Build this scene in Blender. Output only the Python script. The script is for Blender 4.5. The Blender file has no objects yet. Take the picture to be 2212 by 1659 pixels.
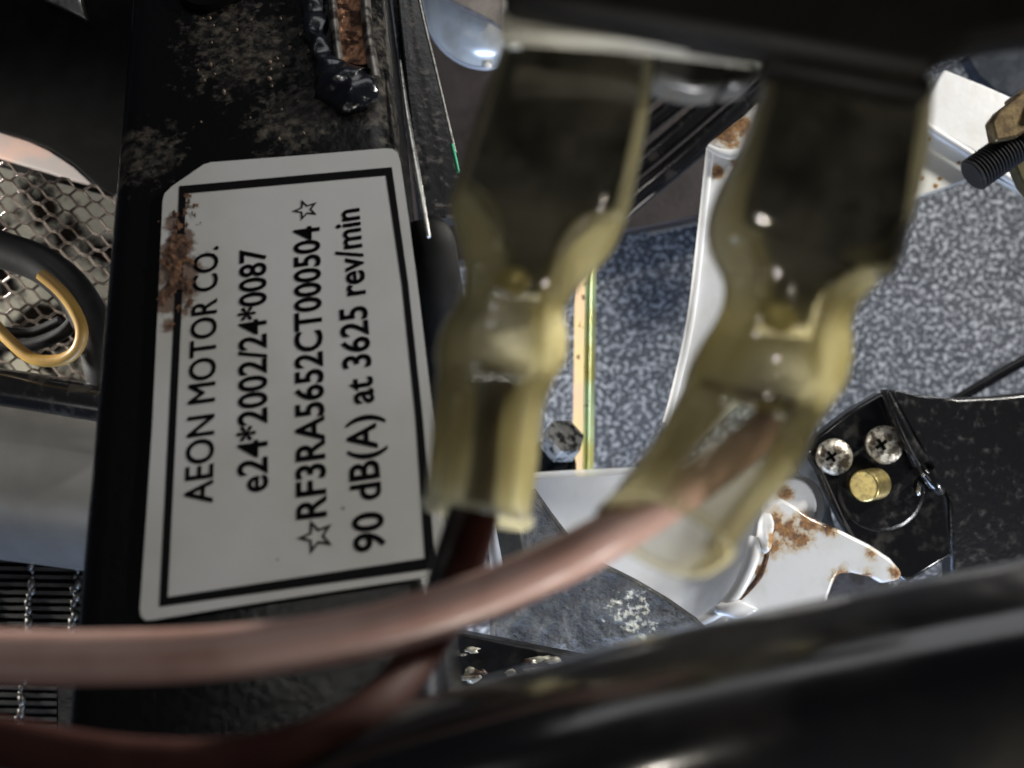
import bpy, bmesh, math, random
from mathutils import Vector, Matrix, noise as mnoise

random.seed(7)
scene = bpy.context.scene
col = scene.collection

# ------------------------------------------------------------------ camera, world, light
CZ = 0.38                                   # camera height above the floor (metres)
cam_d = bpy.data.cameras.new("camera")
cam_d.sensor_width = 36.0
cam_d.lens = 36.0
cam_d.clip_start = 0.005
cam_d.clip_end = 20.0
cam_d.dof.use_dof = True
cam_d.dof.focus_distance = 0.198
cam_d.dof.aperture_fstop = 19.0
cam = bpy.data.objects.new("camera", cam_d)
cam.location = (0, 0, CZ)
col.objects.link(cam)
scene.camera = cam

world = bpy.data.worlds.new("World")
scene.world = world
world.use_nodes = True
bgn = world.node_tree.nodes["Background"]
bgn.inputs[0].default_value = (0.75, 0.82, 1.0, 1)
bgn.inputs[1].default_value = 0.03

def area(name, loc, target, sx, sy, power, color):
    l = bpy.data.lights.new(name, 'AREA')
    l.shape = 'RECTANGLE'
    l.size, l.size_y = sx, sy
    l.energy = power
    l.color = color
    o = bpy.data.objects.new(name, l)
    o.location = loc
    o.rotation_euler = (Vector(target) - Vector(loc)).to_track_quat('-Z', 'Y').to_euler()
    col.objects.link(o)
    return o

def spot(name, loc, target, power, angle, blend, radius, color):
    l = bpy.data.lights.new(name, 'SPOT')
    l.energy = power
    l.spot_size = math.radians(angle)
    l.spot_blend = blend
    l.shadow_soft_size = radius
    l.color = color
    o = bpy.data.objects.new(name, l)
    o.location = loc
    o.rotation_euler = (Vector(target) - Vector(loc)).to_track_quat('-Z', 'Y').to_euler()
    col.objects.link(o)
    return o

spot("workshop_lamp", (0.40, 0.26, 0.285), (0.055, -0.026, 0.085), 10.0, 49, 0.4, 0.02, (1.0, 0.965, 0.89))
spot("cup_fill", (0.33, -0.23, 0.275), (0.035, -0.045, 0.13), 4.5, 34, 0.6, 0.03, (0.94, 0.97, 1.0))  # unseen fill added to brighten the white cup from the lower right
spot("sleeve_under_fill", (0.03, -0.33, 0.195), (0.014, 0.004, 0.288), 6.0, 16, 0.6, 0.02, (1.0, 0.95, 0.86))  # added spot without a visible source, lights the connector sleeves from below
spot("sleeve_front_fill", (0.06, -0.25, 0.43), (0.017, 0.003, 0.287), 4.4, 19, 1.0, 0.012, (1.0, 0.97, 0.90))  # narrow beam added for the sleeves alone, kept off the label
area("tube_sheen_fill", (0.16, 0.62, 0.36), (0.0, 0.0, 0.27), 0.45, 0.22, 0.5, (0.97, 0.98, 1.0))  # invented broad panel that puts a grey band on the foreground tube
area("cool_daylight", (-0.02, -0.34, 0.155), (0.05, 0.03, 0.0), 0.22, 0.05, 1.5, (0.55, 0.70, 1.0))
area("front_fill", (-0.30, -0.40, 0.75), (-0.02, 0.0, 0.2), 0.30, 0.20, 0.42, (1.0, 0.97, 0.92))  # soft front fill added for label and wires, source out of view
spot("fin_fill", (-0.40, 0.06, 0.19), (-0.135, -0.005, 0.105), 14.0, 36, 0.5, 0.015, (1.0, 0.97, 0.90))  # added spot that brightens the fins and the left background
area("ceiling_lamp", (-0.10, 0.36, 0.575), (0.01, -0.02, 0.25), 0.035, 0.008, 0.16, (1.0, 0.98, 0.92))
spot("sleeve_back_fill", (0.24, 0.16, 0.06), (0.014, 0.002, 0.286), 15.0, 26, 0.5, 0.02, (1.0, 0.96, 0.88))  # hidden spot added behind the connectors to light their sleeve rims
area("hand_torch", (0.034, 0.020, 0.395), (0.004, 0.0, 0.29), 0.004, 0.004, 0.008, (1.0, 0.93, 0.82))

scene.view_settings.view_transform = 'Standard'
scene.view_settings.look = 'None'
scene.view_settings.exposure = 0.0
scene.view_settings.gamma = 1.0
scene.cycles.use_denoising = True
scene.cycles.max_bounces = 12
scene.cycles.volume_bounces = 8
scene.cycles.transparent_max_bounces = 24
scene.cycles.caustics_reflective = False
scene.cycles.caustics_refractive = False
scene.cycles.sample_clamp_indirect = 4.0

# ------------------------------------------------------------------ geometry helpers
CAM = Vector((0, 0, CZ))

def P(u, v, d):
    """point of the place that lies d metres below the lens on the sight line (u, v)"""
    return Vector(((u - 1106.0) / 2212.0 * d, (829.5 - v) / 2212.0 * d, CZ - d))

W = {}                                      # world origins

def thing(name, label, cat, loc, group=None):
    o = bpy.data.objects.new(name, None)
    o.empty_display_size = 0.005
    col.objects.link(o)
    o.location = loc
    W[o.name] = Vector(loc)
    o['label'] = label
    o['category'] = cat
    if group:
        o['group'] = group
    return o

def tag(o, label, cat, group=None):
    o['label'] = label
    o['category'] = cat
    if group:
        o['group'] = group
    return o

def mk(name, verts, faces, m, parent=None, smooth=True, bevel=0.0, bseg=2, subd=0, auto=True):
    verts = [Vector(v) for v in verts]
    c = Vector((0, 0, 0))
    for v in verts:
        c += v
    c /= max(1, len(verts))
    me = bpy.data.meshes.new(name)
    me.from_pydata([v - c for v in verts], [], faces)
    bm = bmesh.new()
    bm.from_mesh(me)
    bmesh.ops.recalc_face_normals(bm, faces=bm.faces)
    bm.to_mesh(me)
    bm.free()
    if smooth:
        for p in me.polygons:
            p.use_smooth = True
    me.update()
    if m:
        me.materials.append(m)
    o = bpy.data.objects.new(name, me)
    col.objects.link(o)
    base = W[parent.name] if parent else Vector((0, 0, 0))
    if parent:
        o.parent = parent
    o.location = c - base
    W[o.name] = c
    if subd:
        s = o.modifiers.new("sub", 'SUBSURF')
        s.levels = s.render_levels = subd
    if bevel > 0:
        b = o.modifiers.new("bevel", 'BEVEL')
        b.width = bevel
        b.segments = bseg
        b.limit_method = 'ANGLE'
        b.angle_limit = math.radians(35)
        b.harden_normals = False
    if smooth and auto:
        me.set_sharp_from_angle(angle=math.radians(50))
    return o

def cr(pts, n):
    """Catmull-Rom resampling of a list of tuples / vectors"""
    pts = [Vector(p) for p in pts]
    out = []
    for i in range(len(pts) - 1):
        p0 = pts[max(0, i - 1)]; p1 = pts[i]; p2 = pts[i + 1]; p3 = pts[min(len(pts) - 1, i + 2)]
        for k in range(n):
            t = k / n
            out.append(0.5 * ((2 * p1) + (p2 - p0) * t + (2 * p0 - 5 * p1 + 4 * p2 - p3) * t * t + (3 * p1 - p0 - 3 * p2 + p3) * t ** 3))
    out.append(pts[-1])
    return out

def tube_geo(pts, rad, segs=16, closed=False, cap=True, squash=1.0):
    pts = [Vector(p) for p in pts]
    n = len(pts)
    if not hasattr(rad, '__len__'):
        rad = [rad] * n
    V, F = [], []
    tang = []
    for i in range(n):
        a = pts[max(0, i - 1)] if not closed else pts[i - 1]
        b = pts[min(n - 1, i + 1)] if not closed else pts[(i + 1) % n]
        tang.append((b - a).normalized())
    ref = Vector((0, 0, 1))
    if abs(tang[0].dot(ref)) > 0.9:
        ref = Vector((0, 1, 0))
    nx = (ref - tang[0] * ref.dot(tang[0])).normalized()
    for i in range(n):
        nx = (nx - tang[i] * nx.dot(tang[i])).normalized()
        ny = tang[i].cross(nx)
        for k in range(segs):
            a = 2 * math.pi * k / segs
            V.append(pts[i] + (nx * math.cos(a) * squash + ny * math.sin(a)) * rad[i])
    m = n if closed else n - 1
    for i in range(m):
        for k in range(segs):
            a = i * segs + k; b = i * segs + (k + 1) % segs
            j = ((i + 1) % n) * segs
            F.append((a, b, j + (k + 1) % segs, j + k))
    if cap and not closed:
        F.append(tuple(range(segs)))
        F.append(tuple((n - 1) * segs + k for k in range(segs)))
    return V, F

def tube(name, pts, rad, m, parent=None, segs=16, n=8, cap=True, squash=1.0):
    if hasattr(rad, '__len__'):
        q = cr([tuple(p) for p in pts], n)
        rr = []
        for i in range(len(rad) - 1):
            for k in range(n):
                rr.append(rad[i] + (rad[i + 1] - rad[i]) * k / n)
        rr.append(rad[-1])
    else:
        q = cr(pts, n); rr = rad
    V, F = tube_geo(q, rr, segs, cap=cap, squash=squash)
    return mk(name, V, F, m, parent)

def slab(name, pts, m, thick, parent=None, bevel=0.0, direction=None, smooth=True):
    """solid plate: the outline is its camera-side face, its body runs away from it"""
    q = [P(*p) if not isinstance(p, Vector) else p for p in pts]
    n = len(q)
    if direction is None:
        nn = Vector((0, 0, 0))
        for i in range(n):
            nn += q[i].cross(q[(i + 1) % n])
        nn.normalize()
        if nn.z > 0:
            nn = -nn
        direction = nn
    d = Vector(direction) * thick
    V = q + [p + d for p in q]
    F = [tuple(range(n)), tuple(range(2 * n - 1, n - 1, -1))]
    for i in range(n):
        j = (i + 1) % n
        F.append((i, j, n + j, n + i))
    return mk(name, V, F, m, parent, bevel=bevel, smooth=smooth)

def join(parts):
    V, F = [], []
    for v, f in parts:
        o = len(V)
        V += list(v)
        F += [tuple(i + o for i in q) for q in f]
    return V, F

def ico(center, r, sub=2, seed=0, amp=0.0, freq=1.0, scale=(1, 1, 1)):
    bm = bmesh.new()
    bmesh.ops.create_icosphere(bm, subdivisions=sub, radius=1.0)
    V, F = [], []
    for v in bm.verts:
        p = v.co.copy()
        k = 1 + amp * mnoise.noise(p * freq + Vector((seed * 3.1, seed * 1.7, seed)))
        V.append(Vector(center) + Vector((p.x * scale[0], p.y * scale[1], p.z * scale[2])) * r * k)
    for f in bm.faces:
        F.append(tuple(v.index for v in f.verts))
    bm.free()
    return V, F

def frustum(c, axis, r0, r1, h, segs=24, dome=0.0, steps=1):
    axis = Vector(axis).normalized()
    ref = Vector((0, 1, 0)) if abs(axis.y) < 0.9 else Vector((1, 0, 0))
    x = axis.cross(ref).normalized(); y = axis.cross(x)
    rings = [(r0, 0.0), (r1, h)]
    if dome > 0:
        for k in range(1, 6):
            a = k / 6 * math.pi / 2
            rings.append((r1 * math.cos(a), h + dome * math.sin(a)))
    V, F = [], []
    for r, z in rings:
        for k in range(segs):
            a = 2 * math.pi * k / segs
            V.append(Vector(c) + axis * z + (x * math.cos(a) + y * math.sin(a)) * r)
    n = len(rings)
    for i in range(n - 1):
        for k in range(segs):
            F.append((i * segs + k, i * segs + (k + 1) % segs, (i + 1) * segs + (k + 1) % segs, (i + 1) * segs + k))
    F.append(tuple(range(segs)))
    F.append(tuple((n - 1) * segs + k for k in range(segs)))
    return V, F

def bar(a, b, w, h, up=(0, 0, 1)):
    a = Vector(a); b = Vector(b)
    t = (b - a).normalized()
    s = t.cross(Vector(up)).normalized() * w / 2
    u = s.cross(t).normalized() * h / 2
    V = [a - s - u, a + s - u, a + s + u, a - s + u, b - s - u, b + s - u, b + s + u, b - s + u]
    F = [(0, 1, 2, 3), (4, 5, 6, 7), (0, 1, 5, 4), (1, 2, 6, 5), (2, 3, 7, 6), (3, 0, 4, 7)]
    return V, F

def se(x, n):
    return math.copysign(abs(x) ** (2.0 / n), x)

def loft_rings(st, sub=5, segs=40, wall=0.0, tw=0.0):
    """st: (uL, vL, uR, vR, depth, half thickness mm, exponent)"""
    rows = cr([Vector((s[0], s[1], s[2])) for s in st], sub), cr([Vector((s[3], s[4], s[5])) for s in st], sub), cr([Vector((s[6], s[7] if len(s) > 7 else 0.0, 0)) for s in st], sub)
    rings = []
    prev = None
    for a, b, c in zip(*rows):
        L = P(a.x, a.y, b.y); R = P(a.z, b.x, b.y)
        ce = (L + R) / 2; ax = (R - L) / 2
        ln = ax.length
        ax = ax * max(0.05, (ln - wall) / ln)
        th = max(0.0004, b.z * 0.001 - (tw or wall * 0.7))
        n = max(1.6, c.x)
        back = (prev - ce).normalized() * c.y * 0.001 if prev is not None else Vector((0, 0, 0))
        prev = ce
        ring = []
        for k in range(segs):
            t = 2 * math.pi * k / segs
            ring.append(ce + ax * se(math.cos(t), n) + (Vector((0, 0, 1)) * th + back) * se(math.sin(t), n))
        rings.append(ring)
    return rings

def rings_geo(rings, cap0=False, cap1=False):
    n = len(rings[0])
    V = [p for r in rings for p in r]
    F = []
    for i in range(len(rings) - 1):
        for k in range(n):
            F.append((i * n + k, i * n + (k + 1) % n, (i + 1) * n + (k + 1) % n, (i + 1) * n + k))
    if cap0:
        F.append(tuple(range(n)))
    if cap1:
        F.append(tuple((len(rings) - 1) * n + k for k in range(n)))
    return V, F

# ------------------------------------------------------------------ material helpers
class NT:
    def __init__(s, name):
        s.m = bpy.data.materials.new(name)
        s.m.use_nodes = True
        s.t = s.m.node_tree
        s.b = s.t.nodes["Principled BSDF"]
        s.out = s.t.nodes["Material Output"]
    def n(s, kind, **kw):
        o = s.t.nodes.new(kind)
        for k, v in kw.items():
            setattr(o, k, v)
        return o
    def l(s, a, b):
        s.t.links.new(a, b)
    def coord(s):
        return s.n('ShaderNodeTexCoord').outputs['Object']
    def noise(s, scale, detail=4, rough=0.55, vec=None, dist=0.0):
        o = s.n('ShaderNodeTexNoise')
        o.inputs['Scale'].default_value = scale
        o.inputs['Detail'].default_value = detail
        o.inputs['Roughness'].default_value = rough
        o.inputs['Distortion'].default_value = dist
        s.l(vec if vec is not None else s.coord(), o.inputs['Vector'])
        return o.outputs['Fac']
    def ramp(s, fac, lo, hi):
        o = s.n('ShaderNodeMapRange')
        o.interpolation_type = 'SMOOTHSTEP'
        o.inputs['From Min'].default_value = lo
        o.inputs['From Max'].default_value = hi
        s.l(fac, o.inputs['Value'])
        return o.outputs['Result']
    def mix(s, fac, a, b):
        o = s.n('ShaderNodeMix', data_type='RGBA')
        if isinstance(fac, float):
            o.inputs[0].default_value = fac
        else:
            s.l(fac, o.inputs[0])
        for i, c in ((6, a), (7, b)):
            if isinstance(c, tuple):
                o.inputs[i].default_value = (*c, 1)
            else:
                s.l(c, o.inputs[i])
        return o.outputs[2]
    def mathn(s, op, a, b=None, clamp=False):
        o = s.n('ShaderNodeMath', operation=op)
        o.use_clamp = clamp
        for i, x in ((0, a), (1, b)):
            if x is None:
                continue
            if isinstance(x, (int, float)):
                o.inputs[i].default_value = x
            else:
                s.l(x, o.inputs[i])
        return o.outputs[0]
    def bump(s, fac, strength, dist):
        o = s.n('ShaderNodeBump')
        o.inputs['Strength'].default_value = strength
        o.inputs['Distance'].default_value = dist
        s.l(fac, o.inputs['Height'])
        s.l(o.outputs['Normal'], s.b.inputs['Normal'])
        return o
    def spots(s, centers, origin):
        """1 inside the given spheres (world centre, radius), 0 outside, ragged edge"""
        co = s.coord()
        acc = None
        nz = s.noise(420, 5, 0.65)
        for c, r in centers:
            d = s.n('ShaderNodeVectorMath', operation='DISTANCE')
            s.l(co, d.inputs[0])
            d.inputs[1].default_value = Vector(c) - Vector(origin)
            q = s.mathn('DIVIDE', d.outputs['Value'], r)
            q = s.mathn('SUBTRACT', 1.45, q)
            q = s.mathn('ADD', q, s.mathn('MULTIPLY', s.mathn('SUBTRACT', nz, 0.5), 3.2))
            acc = q if acc is None else s.mathn('MAXIMUM', acc, q)
        s.halo = s.ramp(acc, -0.35, 0.75)
        return s.ramp(acc, 0.35, 0.85)

def pm(name, c1, c2=None, scale=300.0, lo=0.4, hi=0.65, rough=0.45, rough2=None, metal=0.0, bump=0.0, bscale=None,
       bdist=0.0003, coat=0.0, spec=0.5, detail=5):
    t = NT(name)
    b = t.b
    b.inputs['Metallic'].default_value = metal
    b.inputs['Roughness'].default_value = rough
    b.inputs['Specular IOR Level'].default_value = spec
    b.inputs['Coat Weight'].default_value = coat
    b.inputs['Coat Roughness'].default_value = 0.08
    if c2 is None:
        b.inputs['Base Color'].default_value = (*c1, 1)
    else:
        f = t.ramp(t.noise(scale, detail), lo, hi)
        t.l(t.mix(f, c1, c2), b.inputs['Base Color'])
        if rough2 is not None:
            r = t.n('ShaderNodeMapRange')
            t.l(f, r.inputs['Value'])
            r.inputs['To Min'].default_value = rough
            r.inputs['To Max'].default_value = rough2
            t.l(r.outputs['Result'], b.inputs['Roughness'])
    if bump > 0:
        t.bump(t.noise(bscale or scale, 6, 0.6), bump, bdist)
    return t.m

def rusty_white(name, centers, origin, base=(0.74, 0.75, 0.77), rough=0.32, soft=None):
    t = NT(name)
    dirt = t.ramp(t.noise(140, 5), 0.42, 0.75)
    c = t.mix(t.mathn('MULTIPLY', dirt, 0.35), base, (0.55, 0.53, 0.47))
    b = t.b
    b.inputs['Coat Weight'].default_value = 0.25
    if centers:
        s = t.spots(centers, origin)
        rc = t.mix(t.ramp(t.noise(900, 5), 0.35, 0.65), (0.10, 0.032, 0.010), (0.36, 0.17, 0.045))
        c = t.mix(t.mathn('MULTIPLY', t.halo, 0.75), c, (0.52, 0.36, 0.16))
        c = t.mix(t.mathn('MULTIPLY', s, 0.9), c, rc)
        r = t.n('ShaderNodeMapRange')
        t.l(s, r.inputs['Value'])
        r.inputs['To Min'].default_value = rough
        r.inputs['To Max'].default_value = 0.75
        t.l(r.outputs['Result'], b.inputs['Roughness'])
        h = t.mathn('ADD', t.mathn('MULTIPLY', t.noise(350, 4), 0.25), t.mathn('MULTIPLY', s, t.noise(1500, 4)))
        t.bump(h, 0.5, 0.0006)
    else:
        b.inputs['Roughness'].default_value = rough
        t.bump(t.noise(350, 4), 0.15, 0.0004)
    t.l(c, b.inputs['Base Color'])
    return t.m

# shared materials
M_black = pm("black_gloss_paint", (0.006, 0.006, 0.007), (0.02, 0.018, 0.015), 220, 0.5, 0.75, rough=0.22, rough2=0.5, bump=0.15, bscale=500, coat=0.3)
M_dirty_black = pm("dirty_black_paint", (0.005, 0.005, 0.006), (0.020, 0.016, 0.014), 420, 0.5, 0.85, rough=0.28, rough2=0.7, bump=0.35, bscale=700)
M_rubber = pm("black_rubber", (0.012, 0.012, 0.013), (0.03, 0.03, 0.032), 400, 0.5, 0.8, rough=0.5, bump=0.1)
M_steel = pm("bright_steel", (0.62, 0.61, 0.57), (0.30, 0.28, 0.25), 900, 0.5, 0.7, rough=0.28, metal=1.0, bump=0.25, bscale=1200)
M_rust = pm("rust", (0.035, 0.014, 0.008), (0.15, 0.075, 0.038), 900, 0.35, 0.65, rough=0.85, bump=0.8, bscale=1500)
M_brass = pm("brass", (0.50, 0.40, 0.16), (0.30, 0.24, 0.11), 800, 0.4, 0.7, rough=0.35, metal=0.9, bump=0.15)
M_print = pm("print_black", (0.006, 0.006, 0.007), rough=0.5, spec=0.06)

# ------------------------------------------------------------------ floor
t = NT("speckled_carpet")
n1 = t.noise(600, 3, 0.62, dist=0.4)
n2 = t.noise(260, 3, 0.6)
f1 = t.ramp(t.mathn('ADD', t.mathn('MULTIPLY', n1, 0.78), t.mathn('MULTIPLY', n2, 0.22)), 0.49, 0.60)
n3 = t.ramp(t.noise(60, 4), 0.3, 0.7)
dark = t.mix(n3, (0.050, 0.055, 0.066), (0.075, 0.08, 0.092))
t.l(t.mix(f1, dark, (0.42, 0.435, 0.46)), t.b.inputs['Base Color'])
t.b.inputs['Roughness'].default_value = 0.9
t.bump(n1, 0.5, 0.001)
fl = mk("floor", [(-1.2, -1.2, 0), (1.2, -1.2, 0), (1.2, 1.2, 0), (-1.2, 1.2, 0)], [(0, 1, 2, 3)], t.m, smooth=False)
fl['kind'] = 'structure'

V, F = ico(P(1369, 494, .366), 0.0016, 2, 11, 0.8, 2.0, (0.9, 1.1, 0.4))
o = mk("litter_scrap", V, F, pm("pink_scrap", (0.62, 0.42, 0.36), (0.5, 0.4, 0.36), 300, rough=0.6), auto=False)
tag(o, "tiny pinkish scrap lying by the lower edge of the brown panel", "scrap")
V, F = ico(P(1325, 1022, .3775), 0.0014, 2, 12, 0.9, 2.2, (0.5, 1.5, 0.3))
o = mk("litter_scrap", V, F, pm("copper_scrap", (0.60, 0.36, 0.24), (0.4, 0.26, 0.2), 300, rough=0.5), auto=False)
tag(o, "small coppery sliver on the carpet right of the yellow plated rod", "scrap")
# ------------------------------------------------------------------ label plane (a 35 x 71 mm sticker on the tilted post)
BL = P(345, 1310, 0.132); TL = P(388, 405, 0.168); BR = P(928, 1228, 0.1327)
PN = (BR - BL).cross(TL - BL).normalized()
EY = (TL - BL).normalized()
EX = EY.cross(PN).normalized()

def cast(u, v, h=0.0):
    d = (P(u, v, 1.0) - CAM)
    k = (BL - CAM).dot(PN) / d.dot(PN)
    return CAM + d * k + PN * h

# post: rounded box tube running along EY
pl = cast(240, 700); pr = cast(842, 700)
lx = (cast(202, 700) - BL).dot(EX); rx = (cast(893, 700) - BL).dot(EX)
y0 = (cast(550, 1900) - BL).dot(EY); y1 = (cast(550, -420) - BL).dot(EY)
post = thing("frame_post", "black painted square steel post with dust and rust, carrying the white label", "frame post", BL - PN * 0.03)
r = 0.0042
dep = 0.030
prof = []
for cx, cy, a0 in ((rx - r, -r, 0), (lx + r, -r, 90), (lx + r, -dep + r, 180), (rx - r, -dep + r, 270)):
    for k in range(7):
        a = math.radians(a0 + 90 * k / 6)
        prof.append((cx + r * math.cos(a), cy + r * math.sin(a)))
rings = []
NY = 60
for i in range(NY + 1):
    y = y0 + (y1 - y0) * i / NY
    rings.append([BL + EY * y + EX * a + PN * (b - 0.0006) for a, b in prof])
V, F = rings_geo(rings, True, True)
pb = mk("tube_wall", V, F, None, post)
t = NT("post_paint")
org = W[pb.name]
dust = t.spots([(cast(540, 110), 0.011), (cast(640, 250), 0.008), (cast(480, 60), 0.008), (cast(300, 330), 0.007), (cast(860, 200), 0.009), (cast(850, 60), 0.009), (cast(880, 330), 0.007)], org)
grain = t.ramp(t.noise(520, 6, 0.7), 0.38, 0.72)
dcol = t.mix(t.noise(260, 3), (0.07, 0.066, 0.058), (0.12, 0.10, 0.08))
c = t.mix(t.mathn('MULTIPLY', dust, grain), (0.0040, 0.0040, 0.0043), dcol)
t.l(c, t.b.inputs['Base Color'])
rr = t.n('ShaderNodeMapRange')
t.l(dust, rr.inputs['Value'])
rr.inputs['To Min'].default_value = 0.22; rr.inputs['To Max'].default_value = 0.36
t.b.inputs['Coat Weight'].default_value = 0.0
t.b.inputs['Coat Roughness'].default_value = 0.12
t.l(rr.outputs['Result'], t.b.inputs['Roughness'])
t.bump(t.mathn('ADD', t.noise(900, 5, 0.65), t.mathn('MULTIPLY', t.noise(190, 3), 1.6)), 0.16, 0.0008)
t.b.inputs['Specular IOR Level'].default_value = 0.28
pb.data.materials.append(t.m)

# hole at the top of the post face: recessed dark ring
hc = cast(458, -28)
V, F = [], []
for k in range(40):
    a = 2 * math.pi * k / 40
    for rad, h in ((0.0066, 0.0001), (0.0058, 0.0007), (0.0052, 0.0001)):
        V.append(hc + (EX * math.cos(a) + EY * math.sin(a)) * rad + PN * h)
for k in range(40):
    j = (k + 1) % 40
    for q in range(2):
        F.append((k * 3 + q, j * 3 + q, j * 3 + q + 1, k * 3 + q + 1))
F.append(tuple(k * 3 + 2 for k in range(40)))
M_hole = pm("hole_shade", (0.002, 0.002, 0.002), rough=0.9, spec=0.05)
mk("drilled_hole", V, F, M_hole, post)

# bare rusty groove, weld beads
def onpost(u, v, h):
    return cast(u, v, h)

g = []
for (u0, u1), rad in (((716, 728), 0.0008), ((786, 800), 0.0010)):
    g.append(tube_geo(cr([onpost(u0, -80, 0.0004), onpost(u0 + 8, 60, 0.0006), onpost(u1 + 12, 175, 0.0004)], 6), rad, 10))
mk("bare_edge", *join(g), pm("worn_steel_edge", (0.30, 0.28, 0.25), (0.05, 0.04, 0.035), 320, 0.42, 0.6, rough=0.35, metal=0.8, bump=0.5), post)
M_copper = pm("rusty_copper", (0.42, 0.22, 0.13), (0.06, 0.03, 0.02), 420, 0.42, 0.6, rough=0.3, metal=0.85, bump=0.9, bscale=600, bdist=0.001)
V, F = [], []
for i in range(25):
    for j in range(9):
        v = -90 + i * 9.5; u = 716 + j * 9 + i * 0.6
        V.append(onpost(u, v, 0.0003 - 0.0002 * math.sin(j / 8 * math.pi) + 0.0005 * mnoise.noise(Vector((i * 0.35, j * 0.5, 2)))))
for i in range(24):
    for j in range(8):
        a = i * 9 + j
        F.append((a, a + 1, a + 10, a + 9))
mk("rust_groove", V, F, M_copper, post)
M_bead = pm("weld_black", (0.006, 0.007, 0.010), rough=0.12, coat=0.6, bump=0.5, bscale=450, bdist=0.0006)
wp = cr([(672, -60, 20), (675, -10, 26), (680, 40, 23), (684, 80, 27), (694, 115, 24), (712, 150, 34), (738, 182, 52), (765, 200, 58), (792, 200, 40), (815, 196, 18)], 8)
rng = random.Random(3)
V, F = tube_geo([onpost(q.x, q.y, 0.0002) for q in wp], [max(6, q.z) / 2212 * 0.185 for q in wp], 28, squash=0.6)
V = [p + PN * 0.0010 * mnoise.noise(p * 330) + (EX + EY * 0.4) * 0.0016 * mnoise.noise(p * 260 + Vector((9, 2, 5))) for p in V]
mk("weld_bead", V, F, M_bead, post, subd=1, auto=False)
tube("corner_highlight", [onpost(862, 120, -0.0012), onpost(876, 230, -0.0012), onpost(898, 360, -0.0012), onpost(924, 500, -0.0014)], [.0002, .0005, .0006, .0003], M_steel, post, segs=8)  # highlight along the post corner, built as a thin bright tube
# rust scale lump right of the weld and crumbs
g = []
for i in range(30):
    u = random.uniform(420, 700); v = random.uniform(20, 300)
    g.append(ico(onpost(u, v, -0.0003), random.uniform(0.00018, 0.0004), 1, i, 0.7, 2.5, (1, 1.3, 0.5)))
sc_ = mk("rust_scale", *join(g), pm("scale_brown", (0.10, 0.07, 0.05), (0.20, 0.15, 0.11), 900, rough=0.55, bump=0.6), post, auto=False)
sc_['kind'] = 'stuff'

# ------------------------------------------------------------------ the label
lab = thing("identification_label", "white rectangular sticker with black border and four lines of rotated print", "label", cast(620, 840))
t = NT("label_white")
ORG = cast(640, 830)
base = t.mix(t.ramp(t.noise(38, 4), 0.35, 0.7), (0.50, 0.505, 0.51), (0.42, 0.415, 0.39))
scr = t.ramp(t.noise(700, 6, 0.75, dist=2.0), 0.66, 0.74)
base = t.mix(t.mathn('MULTIPLY', scr, 0.35), base, (0.30, 0.28, 0.25))
stn = t.spots([(cast(375, 480, .0002), .0018), (cast(385, 530, .0002), .0030), (cast(385, 590, .0002), .0036), (cast(375, 650, .0002), .0034), (cast(370, 700, .0002), .0016), (cast(742, 1100, .0002), .00035), (cast(600, 1210, .0002), .0002)], ORG)
base = t.mix(t.mathn('MULTIPLY', stn, 0.85), base, t.mix(t.noise(500, 4), (0.05, 0.02, 0.012), (0.17, 0.09, 0.05)))
t.l(base, t.b.inputs['Base Color'])
t.b.inputs['Roughness'].default_value = 0.38
t.bump(t.noise(120, 4), 0.12, 0.0004)
M_paper = t.m
out = [(352, 436), (356, 420), (372, 404), (440, 357), (456, 352), (640, 338), (832, 322), (848, 323), (859, 331), (865, 350), (884, 480), (905, 640), (928, 840), (945, 985), (960, 1128), (961, 1165), (954, 1190), (940, 1232), (925, 1247), (700, 1281), (500, 1312), (332, 1340), (316, 1341), (306, 1333), (303, 1318), (315, 1150), (330, 920), (343, 640)]
shq = slab("sheet", [cast(u, v, 0.00018) for u, v in out], M_paper, 0.00016, lab, direction=-PN, smooth=False)
for vv in shq.data.vertices:                      # put the sheet's origin where its stains were measured from
    vv.co += W[shq.name] - ORG
shq.location += ORG - W[shq.name]
W[shq.name] = ORG

def ring_quads(a, b):
    V, F = [], []
    for p in a: V.append(cast(*p, 0.00024))
    for p in b: V.append(cast(*p, 0.00024))
    n = len(a)
    for i in range(n):
        F.append((i, (i + 1) % n, n + (i + 1) % n, n + i))
    return V, F

bo = [(388, 404), (847, 363), (882, 610), (914, 905), (942, 1229), (345, 1312), (362, 985), (376, 700)]
bi = [(403, 420), (834, 381), (868, 614), (898, 905), (918, 1207), (364, 1291), (379, 985), (392, 702)]
mk("border", *ring_quads(bo, bi), M_print, lab, smooth=False)

def text_mesh(body, off):
    cu = bpy.data.curves.new("tmp_text", 'FONT')
    cu.body = body
    cu.offset = off
    cu.resolution_u = 4
    o = bpy.data.objects.new("tmp_text", cu)
    col.objects.link(o)
    bpy.context.view_layer.update()
    me = bpy.data.meshes.new_from_object(o.evaluated_get(bpy.context.evaluated_depsgraph_get()))
    V = [v.co.copy() for v in me.vertices]
    F = [tuple(p.vertices) for p in me.polygons]
    bpy.data.objects.remove(o)
    bpy.data.curves.remove(cu)
    bpy.data.meshes.remove(me)
    return V, F

CAPH = max(v.y for v in text_mesh("E", 0)[0])

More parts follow.
